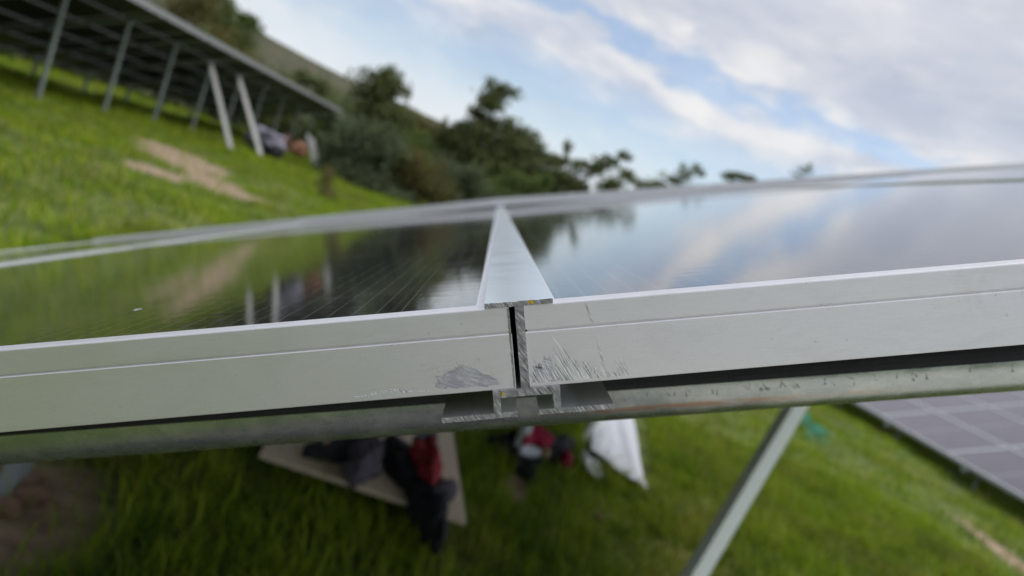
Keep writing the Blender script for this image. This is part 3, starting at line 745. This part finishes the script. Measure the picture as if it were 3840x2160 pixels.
def leaf_cloud(blobs, density, size, seed, elong=1.0):
    """small leaf-sized faces through the volume of several uneven lobes; blobs: (centre, (rx,ry,rz))"""
    rg = np.random.default_rng(seed); C_, T_ = [], []
    for c, r in blobs:
        r = np.array(r); sub = max(5, int(6+rg.integers(0,6)))
        cc = rg.normal(0,1,(sub,3)); cc /= np.linalg.norm(cc,axis=1)[:,None]; cc *= rg.uniform(.25,.85,(sub,1)); rad = rg.uniform(.5,.9,sub)
        n = int(2.3*density*(r[0]*r[2]+r[1]*r[2]+r[0]*r[1])/ (size*size)); ids = rg.integers(0,sub,n)
        d = rg.normal(0,1,(n,3)); d /= np.linalg.norm(d,axis=1)[:,None]; d *= (rg.random((n,1))**.55)
        pts = (cc[ids] + d*rad[ids][:,None])*r + np.array(c)
        C_.append(pts); T_.append(np.clip(rg.uniform(.1,.9,sub)[ids]*.45+rg.random(n)*.5, 0, 1))
    P_ = np.concatenate(C_); T_ = np.concatenate(T_); n = len(P_)
    a = rg.normal(0,1,(n,3)); a /= np.linalg.norm(a,axis=1)[:,None]; b = rg.normal(0,1,(n,3)); b -= a*(a*b).sum(1)[:,None]; b /= np.linalg.norm(b,axis=1)[:,None]
    s = size*rg.uniform(.5,1.3,(n,1)); a *= s*elong; b *= s*.55
    V_ = np.stack([P_-a, P_+b, P_+a, P_-b], 1).reshape(-1,3); F_ = np.arange(4*n).reshape(-1,4)
    return V_, F_, np.repeat(T_, 4)
def cloud_obj(name, data, mt, parent):
    V_, F_, T_ = data; me = bpy.data.meshes.new(name); me.vertices.add(len(V_)); me.vertices.foreach_set('co', V_.ravel())
    me.loops.add(F_.size); me.loops.foreach_set('vertex_index', F_.ravel().astype(np.int32)); me.polygons.add(len(F_))
    me.polygons.foreach_set('loop_start', np.arange(0,F_.size,4,dtype=np.int32)); me.polygons.foreach_set('loop_total', np.full(len(F_),4,dtype=np.int32))
    t_ = me.attributes.new('tone','FLOAT','POINT'); t_.data.foreach_set('value', T_.astype(np.float32)); me.materials.append(mt); me.update(); me.validate()
    o = bpy.data.objects.new(name, me); COL.objects.link(o); o.parent = parent; return o
tseed = [100]
def plant(name, label, cat, Y, foot, lobes, mt, dens=1.6, size=.12, limb=True, group=None, elong=1.0, trunk_r=.14):
    """foot: pixel of the trunk's foot direction; lobes: (px, py, half width px, half height px) at distance Y; the plant stands on the ground there"""
    tseed[0] += 1; rg = random.Random(tseed[0])
    f_ = at(foot[0], foot[1], Y); base = Vector((f_.x, Y, gz(f_.x, Y)-.1)); t = empty(name, base)
    k = Y/FPX; bl = []
    for (px, py, hw, hh) in lobes:
        c = at(px, py, Y + rg.uniform(-.5,.5)) - base; rx, rz = hw*k, hh*k
        rx *= 1.12; rz *= 1.12; bl.append((tuple(c), (rx, (rx+rz)/2*.9, rz)))
    cloud_obj('crown', leaf_cloud(bl, dens, size, tseed[0], elong), mt, t)
    # trunk with limbs that reach the lobes
    top = max((Vector(b[0]) for b in bl), key=lambda v: v.z); parts = []
    n = 9; pts = []
    for i in range(n+1):
        s = i/n; w = top*s; pts.append(Vector((w.x*s**.7+rg.uniform(-.05,.05)*top.z*.1, w.y*s, top.z*s)))
    rr = [max(.02, trunk_r*(1-.85*i/n)) for i in range(n+1)]
    parts.append(tube(pts, rr, 8))
    trunk = mesh_obj('trunk', *join(*parts), M_BARK, t)
    if limb:
        lp = []
        for b in bl:
            c = Vector(b[0]); zt = max(.15, min(.9, (c.z*.72)/max(top.z,.1))); i = int(zt*n); s0 = pts[i]
            if (c-s0).length > .3:
                mid = (s0+c)/2 + Vector((0,0,-.08*(c-s0).length)); lp.append(tube([s0, mid, c], [rr[i]*.6, rr[i]*.4, .02], 6))
        if lp: mesh_obj('limb', *join(*lp), M_BARK, t)
    tag(t, label, cat, group); return t
# tall wind-shaped pine in the middle
plant('pine_tree','tall dark pine with open tiered crown, highest on the skyline','pine tree',46,(1690,800),
  [(1885,345,62,34),(1835,395,45,22),(1790,435,52,34),(1850,470,38,26),(1915,480,60,40),(1975,520,48,45),(1725,500,50,45),(1780,560,80,60),(1880,560,80,55),(1990,570,50,45),(2050,580,34,30),(1700,590,70,60),(1830,640,100,60),(1960,650,70,60),(1655,520,35,30),(1760,600,110,75),(1900,620,110,70),(1850,380,55,40),(1800,500,80,60),(1930,560,90,60),(1700,560,80,60)],L_PINE,1.5,.16,True,None,1.4,.28)
plant('pine_tree','leaning pine right of the tall pine with one long branch pointing right','pine tree',40,(2030,760),
  [(2125,555,16,28),(2105,595,30,28),(2070,640,55,40),(2180,625,50,26),(2235,622,48,22),(2285,602,46,20),(2335,582,36,14),(2050,690,90,60),(2000,700,80,60),(2130,675,60,36),(2165,715,60,30),(2010,640,50,50)],L_PINE,1.5,.12,True,None,1.4,.2)
plant('pine_tree','small pine clump right of the long branch','pine tree',42,(2320,760),[(2345,660,52,28),(2310,690,60,30),(2400,692,52,18),(2270,705,50,26),(2450,694,40,12)],L_PINE,1.5,.12)
plant('pine_tree','low ragged pine top with thin bare twigs above the array edge','pine tree',44,(2560,740),[(2470,688,45,14),(2530,672,52,20),(2580,657,38,24),(2605,632,18,22),(2555,625,8,22),(2630,650,16,18)],L_PINE,1.2,.11)
plant('round_tree','rounded dark tree top right of the ragged pine','tree',44,(2770,760),[(2770,660,52,17),(2735,668,30,14),(2815,670,28,12)],L_PINE,1.9,.12)
plant('small_tree','small greyish leaning tree top, rightmost above the array edge','tree',44,(2980,760),[(3015,640,22,13),(3035,622,12,12),(2990,655,20,8)],L_GREY,1.0,.11)
# left group
plant('conifer_tree','dark dense conifer with feathery tip left of the grey bushes','conifer',38,(1380,640),
  [(1400,370,75,70),(1360,420,70,60),(1450,330,45,45),(1465,290,34,44),(1495,340,38,50),(1420,320,50,40),(1440,420,90,60),(1330,470,60,40),(1500,440,60,50)],L_PINE,1.9,.14,True,None,1.2,.2)
plant('bush','large grey green bush at the grass edge beyond the left array','bush',30,(1340,760),
  [(1290,520,80,50),(1380,500,90,45),(1260,600,80,80),(1360,600,110,80),(1450,560,80,60),(1380,690,130,70)],L_GREY,2.2,.10,False,'bushes beyond the grass')
plant('bush','brownish grey bush right of the large grey green bush','bush',31,(1560,770),[(1500,590,80,55),(1560,640,90,70),(1500,700,100,60),(1620,710,80,50)],L_OLIVE,2.2,.10,False,'bushes beyond the grass')
plant('bush','rounded blue green bush below the tall pine','bush',32,(1740,770),[(1680,640,60,45),(1760,660,75,50),(1800,710,80,45),(1700,710,90,50)],L_GREY,2.2,.10,False,'bushes beyond the grass')
plant('bush','mid green bush right below the tall pine','bush',34,(1960,780),[(1920,680,70,45),(1880,720,80,40),(2000,700,60,40),(2040,680,30,35)],L_GREEN,2.2,.10,False,'bushes beyond the grass')
plant('shrub','dark brown thicket on the slope between conifer and pine','shrub',60,(1600,760),[(1560,470,70,45),(1640,520,80,50),(1520,430,50,35),(1700,560,70,60),(1590,560,90,60)],L_OLIVE,1.8,.2,False)
plant('shrub','thin dark shrub standing alone on the bright grass','shrub',19,(1220,800),[(1222,690,30,50),(1215,745,40,45),(1235,640,18,35)],L_OLIVE,1.0,.06,False,None,1.3,.03)
plant('tree','dark tree with round crown on the skyline, upper left','tree',78,(880,330),[(850,20,42,38),(800,70,60,50),(830,110,90,60)],L_GREEN,1.7,.22,True,'trees on the hillside skyline')
plant('tree','dark tree with ragged crown right of the round skyline tree','tree',78,(960,330),[(930,70,38,34),(960,95,35,25),(900,140,70,50),(880,200,80,50)],L_GREEN,1.7,.22,True,'trees on the hillside skyline')
plant('shrub','wide olive thicket behind the high edge of the left array','shrub',62,(760,420),[(740,20,90,60),(830,160,80,60),(700,80,80,60),(900,240,70,50),(970,290,60,40)],L_OLIVE,1.6,.2,False,'thickets behind the left array')
plant('shrub','dark green thicket on the hill beyond the left array end','shrub',60,(1150,450),[(1140,305,55,28),(1200,330,60,30),(1230,370,80,40),(1290,400,60,40)],L_PINE,1.8,.18,False,'thickets behind the left array')
plant('shrub','pale green thicket just right of the left array end','shrub',48,(1260,520),[(1260,420,70,45),(1300,460,70,45),(1220,450,50,40)],L_GREY,1.8,.15,False,'thickets behind the left array')
# thicket bank seen beneath the left array
bank = [(-22.6,22),(-22.8,26),(-22.8,30),(-22.6,34),(-22.3,38),(-21.6,42.5),(-20,47),(-16,49.5),(-11.5,50),(-25.5,17.5),(-28,12),(-31,5),(-6,48)]
banklab = ['far left beside the bright grass','second from the far left','third from the far left','fourth from the far left','fifth from the far left','at the back left corner','left of the raking braces','behind the raking braces','behind the grey bundle','outside the left edge','further outside the left edge','beside the camera to the left','behind the grey green bush']
for k, (bx, by) in enumerate(bank):
    t = empty('bush', (bx, by, gz(bx,by)-.1)); rg = random.Random(k)
    bl = [((rg.uniform(-1.5,1.5), rg.uniform(-2.2,2.2), rg.uniform(.6,3.6)), (rg.uniform(1.2,2.0), rg.uniform(1.4,2.4), rg.uniform(1.0,1.8))) for _ in range(8)]
    cloud_obj('crown', leaf_cloud(bl, 1.3, .17, 500+k), L_PINE if k % 2 else L_GREEN, t)
    mesh_obj('trunk', *tube([(0,0,0),(.1,0,1.2),(.2,.1,2.2)], [.12,.09,.03], 7), M_BARK, t)
    tag(t, f'dark bush behind the raised array, {banklab[k]}', 'bush', 'dark bushes behind the raised array')

# ------------------------------------------------------------------ things lying on the ground
M_PLY = simple('pale_plywood', (.70,.58,.41), .7, 0, .12, 3)
c1, c2, c3 = on_ground(978,1690,.09), on_ground(1738,1985,.09), on_ground(1692,1625,.09)
ux = (c1-c2); ux.z = 0; vy = (c3-c2); vy.z = 0; vy = vy*1.3
V = []
for zz in (.068,.09):
    for a, b in ((0,0),(1,0),(1,1),(0,1)): p_ = c2+ux*a+vy*b; V.append((p_.x,p_.y,zz))
pw = recalc(mesh_obj('plywood_board', V, [(0,3,2,1),(4,5,6,7),(0,1,5,4),(1,2,6,5),(2,3,7,6),(3,0,4,7)], M_PLY))
tag(pw, 'pale plywood board lying in the grass under dark clothes', 'board')
for z_ in (0,):
    pass
def cloth(name, label, cat, stations, mt, seed, group=None, zoff=.09, thick=.05, mats=None):
    """crumpled garment: a limp tube through pixel stations (px, py, half width px), folds pushed in by noise"""
    pts, rad = [], []
    for (px, py, hw) in stations:
        p_ = on_ground(px, py, zoff+thick*.6); d_ = (p_-CAM).length; pts.append(p_); rad.append(hw/FPX*d_)
    # resample
    n = 26; T = np.linspace(0, len(pts)-1, n); P_, R_ = [], []
    for t_ in T:
        i = min(int(t_), len(pts)-2); f_ = t_-i; P_.append(pts[i].lerp(pts[i+1], f_)); R_.append(rad[i]*(1-f_)+rad[i+1]*f_)
    V, F = [], []; m_ = 28
    for i, p_ in enumerate(P_):
        d_ = (P_[min(i+1,n-1)]-P_[max(i-1,0)]); d_.z = 0; d_.normalize(); s = Vector((d_.y,-d_.x,0)); e_ = math.sin(math.pi*(i+.6)/(n+.2))**.32
        for k in range(m_):
            a = 2*math.pi*k/m_; fold = mnoise.noise(Vector((p_.x*13+seed, p_.y*13, math.cos(a)*1.6)))*.62 + mnoise.noise(Vector((p_.x*34, p_.y*34+seed, a*.7)))*.34
            q = p_ + s*math.cos(a)*R_[i]*e_*(1+fold*.7) ; h_ = math.sin(a)*thick*e_*(1+fold*1.6)
            V.append((q.x, q.y, max(gz(q.x,q.y)+zoff*.6 if zoff > .05 else gz(q.x,q.y)-.01, p_.z-thick*.2+h_)))
    for i in range(n-1):
        for k in range(m_): F.append((i*m_+k, i*m_+(k+1)%m_, (i+1)*m_+(k+1)%m_, (i+1)*m_+k))
    F.append(tuple(range(m_))[::-1]); F.append(tuple((n-1)*m_+k for k in range(m_)))
    o = mesh_obj(name, V, F, mt, smooth=True); c0 = P_[0]
    tag(o, label, cat, group); return o
F_BLACK = simple('black_cloth', (.012,.012,.016), .85, 0, .3, 20, .4)
F_GREY = simple('purple_grey_cloth', (.10,.088,.11), .85, 0, .35, 20, .4)
F_RED = simple('dark_red_cloth', (.30,.018,.025), .8, 0, .35, 18, .4)
F_CRIM = simple('crimson_cloth', (.33,.010,.050), .8, 0, .35, 18, .4)
F_WHITE = simple('white_cloth', (.62,.64,.68), .7, 0, .15, 12, .4)
F_TAN = simple('tan_cloth', (.42,.30,.16), .8, 0, .2, 12, .4)
G1 = 'clothes heaped on the plywood board'; G2 = 'gear heaped on the soil by the white sheet'
cloth('black_jacket','black jacket with sleeve pointing left on the plywood board','jacket',[(1140,1680,18),(1210,1690,24),(1290,1690,60),(1370,1680,80),(1450,1670,60)],F_BLACK,1,G1,.09,.06)
cloth('grey_sweater','purple grey sweater spread left of the red cloth','sweater',[(1400,1655,50),(1370,1710,62),(1340,1765,60),(1345,1790,40)],F_GREY,5,G1,.12,.06)
cloth('dark_trousers','dark trousers trailing off the plywood into the grass','trousers',[(1475,1650,95),(1520,1740,82),(1575,1830,76),(1615,1910,62),(1640,1985,50),(1645,2040,40)],F_BLACK,9,G1,.10,.07)
cloth('red_cloth','crumpled dark red cloth on the plywood board','cloth',[(1575,1650,30),(1600,1700,56),(1610,1760,48),(1625,1815,22)],F_RED,13,G1,.17,.06)
cloth('woollen_hat','round dark grey woollen hat at the right plywood edge','hat',[(1620,1835,26),(1665,1838,44),(1712,1828,26)],F_GREY,17,G1,.12,.06)
cloth('grey_hood','grey hood bunched above the red cloth','garment',[(1560,1650,26),(1600,1640,34),(1640,1660,22)],F_GREY,19,G1,.2,.05)
cloth('black_backpack','black backpack lying left of the crimson cloth','backpack',[(1830,1650,30),(1880,1675,62),(1940,1690,60),(2000,1670,60),(2080,1680,60),(2140,1660,40)],F_BLACK,23,G2,.0,.1)
cloth('dark_trousers','dark trouser leg stretched over brown soil','trousers',[(1900,1700,36),(1950,1750,34),(2000,1790,24)],F_BLACK,27,G2,.0,.06)
cloth('crimson_cloth','crimson cloth on top of the black gear','cloth',[(1965,1650,18),(2000,1625,30),(2040,1645,26),(2072,1655,12)],F_CRIM,31,G2,.14,.06)
cloth('grey_cloth','small pale grey cloth below the crimson cloth','cloth',[(1950,1690,14),(2000,1688,20),(2040,1700,14)],F_WHITE,35,G2,.10,.03)
cloth('tan_pouch','small tan pouch beside the pale grey cloth','pouch',[(2030,1682,10),(2045,1690,17),(2055,1705,8)],F_TAN,37,G2,.12,.03)
cloth('red_bundle','small round red bundle at the foot of the slim post','bundle',[(2105,1712,14),(2122,1722,25),(2135,1735,14)],F_CRIM,39,G2,.03,.05)
# bottle
bp = on_ground(1940,1680,.1); V, F = [], []
prof = [(0,0),(.033,0),(.036,.02),(.036,.12),(.03,.15),(.013,.175),(.013,.195),(0,.195)]
for k in range(16):
    a = 2*math.pi*k/16
    for r_, z_ in prof: V.append((r_*math.cos(a), r_*math.sin(a), z_))
F = [(k*8+j, ((k+1)%16)*8+j, ((k+1)%16)*8+j+1, k*8+j+1) for k in range(16) for j in range(7)]
bt = mesh_obj('bottle', V, F, simple('milky_bottle_plastic',(.55,.62,.62),.3,0,.1), smooth=True, loc=(bp.x,bp.y,.08)); bt.rotation_euler = (R(-14),R(8),0)
V2, F2 = tube([(0,0,.185),(0,0,.212)], .017, 12); mesh_obj('cap', V2, F2, simple('green_cap',(.05,.25,.13),.4), bt)
tag(bt, 'milky white bottle leaning in the black gear', 'bottle', G2)
# white folded sheet
def sheet(name, label, quad, mt, folds, amp, seed, lift=.06):
    A, B, C_, D_ = [on_ground(*q_, lift) for q_ in quad]; n, m_ = 40, 24; V, F = [], []
    for zs in (0, 1):
        for i in range(n+1):
            for j in range(m_+1):
                s, t_ = i/n, j/m_; p_ = (A.lerp(B, t_)).lerp(D_.lerp(C_, t_), s)
                h = math.sin(t_*folds*math.pi*2+mnoise.noise(Vector((s*2,t_*3,seed)))*2.2)*amp + mnoise.noise(Vector((s*5,t_*6,seed+4)))*amp*.9
                V.append((p_.x+h*.3, p_.y, p_.z+h+(0 if zs else -.006)))
    N_ = (n+1)*(m_+1)
    for i in range(n):
        for j in range(m_):
            a = i*(m_+1)+j; F.append((a,a+1,a+m_+2,a+m_+1)); F.append((N_+a,N_+a+m_+1,N_+a+m_+2,N_+a+1))
    o = mesh_obj(name, V, F, mt, smooth=True); tag(o, label, 'sheet'); return o
M_SHEET = simple('white_plastic_sheet', (.74,.77,.84), .45, 0, .06, 6)
sheet('white_sheet','long white folded sheet lying on the grass behind the slim post',[(2235,1540),(2366,1540),(2425,1832),(2218,1685)],M_SHEET,1.4,.009,3)
sheet('white_sack','small crumpled white sack below the white sheet',[(2180,1690),(2232,1722),(2258,1790),(2198,1765)],M_SHEET,1.2,.015,9)
# teal netting
random.seed(5); V_, F_ = [], []; segs = []
for k in range(9):
    a = on_ground(2975+random.uniform(0,40), 1545+random.uniform(0,30), .05); b = on_ground(3060+random.uniform(-25,40), 1640+random.uniform(-40,30), .05)
    pts = [a.lerp(b, s)+Vector((random.uniform(-.12,.12),random.uniform(-.3,.3),random.uniform(-.02,.06))) for s in np.linspace(0,1,9)]
    segs.append(tube(pts, .0065, 5))
tn = mesh_obj('twine', *join(*segs), simple('teal_twine',(.05,.40,.30),.6)); tag(tn, 'loose teal netting twine in the grass right of the wide post', 'twine')
# bundle beneath the far end of the left array
def lump(name, label, cat, px, py, Y, hw, hh, mt, seed):
    c = at(px, py, Y); k = Y/FPX; bm = bmesh.new(); bmesh.ops.create_icosphere(bm, subdivisions=4, radius=1)
    for v in bm.verts:
        nn = 1+mnoise.noise(v.co*1.7+Vector((seed,0,0)))*.42+mnoise.noise(v.co*4+Vector((seed,3,0)))*.16
        v.co = Vector((v.co.x*hw*k*nn, v.co.y*hw*k*nn*.8, v.co.z*hh*k*nn))
    me = bpy.data.meshes.new(name); bm.to_mesh(me); bm.free(); me.materials.append(mt)
    for p_ in me.polygons: p_.use_smooth = True
    o = bpy.data.objects.new(name, me); COL.objects.link(o)
    zmin = min(v.co.z for v in me.vertices); o.location = (c.x, c.y, max(gz(c.x,c.y)-.03-zmin, c.z)); tag(o, label, cat, 'gear heaped at the far end of the left array'); return o
F_LILAC = simple('lilac_grey_tarpaulin', (.22,.21,.26), .8, 0, .25, 2, .3)
F_ORANGE = simple('dull_orange_cloth', (.36,.17,.10), .8, 0, .3, 2, .3)
lump('tarpaulin_heap','lilac grey tarpaulin heap beside the second raking brace','tarpaulin',985,562,29,70,45,F_LILAC,2)
lump('dark_bag','dark bag beside the lilac tarpaulin heap','bag',1022,570,28.6,34,24,F_BLACK,8)
lump('brown_bundle','narrow reddish brown bundle between dark bag and orange bundle','bundle',1058,560,29.5,16,42,simple('reddish_brown_cloth',(.16,.07,.055),.8),4)
lump('orange_bundle','dull orange bundle beside the pale post pair','bundle',1120,560,30.4,30,26,F_ORANGE,6)
# stones and clods in the soil at lower left
M_CLOD = simple('brown_clod', (.24,.16,.10), .95, 0, .35, 30, .6)
random.seed(21)
for k, (px, py, s_, lb) in enumerate([(60,1800,.07,'brown clod beside the short post, nearest the left edge'),(110,1850,.05,'smaller brown clod right of the largest one'),(200,1880,.022,'pale pebble on the soil at lower left'),(20,1900,.05,'brown clod low on the left edge'),(2250,1935,.03,'tan stone in the grass, left of the wide post'),(2640,1780,.03,'tan stone in the grass right of the white sheet')]):
    p_ = on_ground(px, py, .02); bm = bmesh.new(); bmesh.ops.create_icosphere(bm, subdivisions=3, radius=s_)
    for v in bm.verts: v.co *= 1+mnoise.noise(v.co*(1.2/s_)+Vector((k*5,0,0)))*.5; v.co.z *= .7
    me = bpy.data.meshes.new('stone'); bm.to_mesh(me); bm.free(); me.materials.append(M_CLOD)
    o = bpy.data.objects.new('stone', me); COL.objects.link(o); o.location = (p_.x,p_.y,gz(p_.x,p_.y)+s_*.3); tag(o, lb, 'stone', 'stones and clods in the grass')
# one strand of spider silk and a pale speck on the glass
def on_plane(px, py, h=0):
    w = ray(px, py); o = PO + NRM*h; return CAM + w*((o-CAM).dot(NRM)/w.dot(NRM))
c = on_plane(515,1161,-.0009); V = [c]+[c+Vector((math.cos(a)*.0022*(1+.4*math.sin(3*a)),math.sin(a)*.0035,0)) for a in np.linspace(0,2*math.pi,13)[:-1]]
V = [v-NRM*((v-PO).dot(NRM)+.0009) for v in V]; F = [(0,1+k,1+(k+1)%12) for k in range(12)]
tag(mesh_obj('lime_speck', V, F, M_PALE), 'small pale speck on the glass of the left near panel', 'speck')
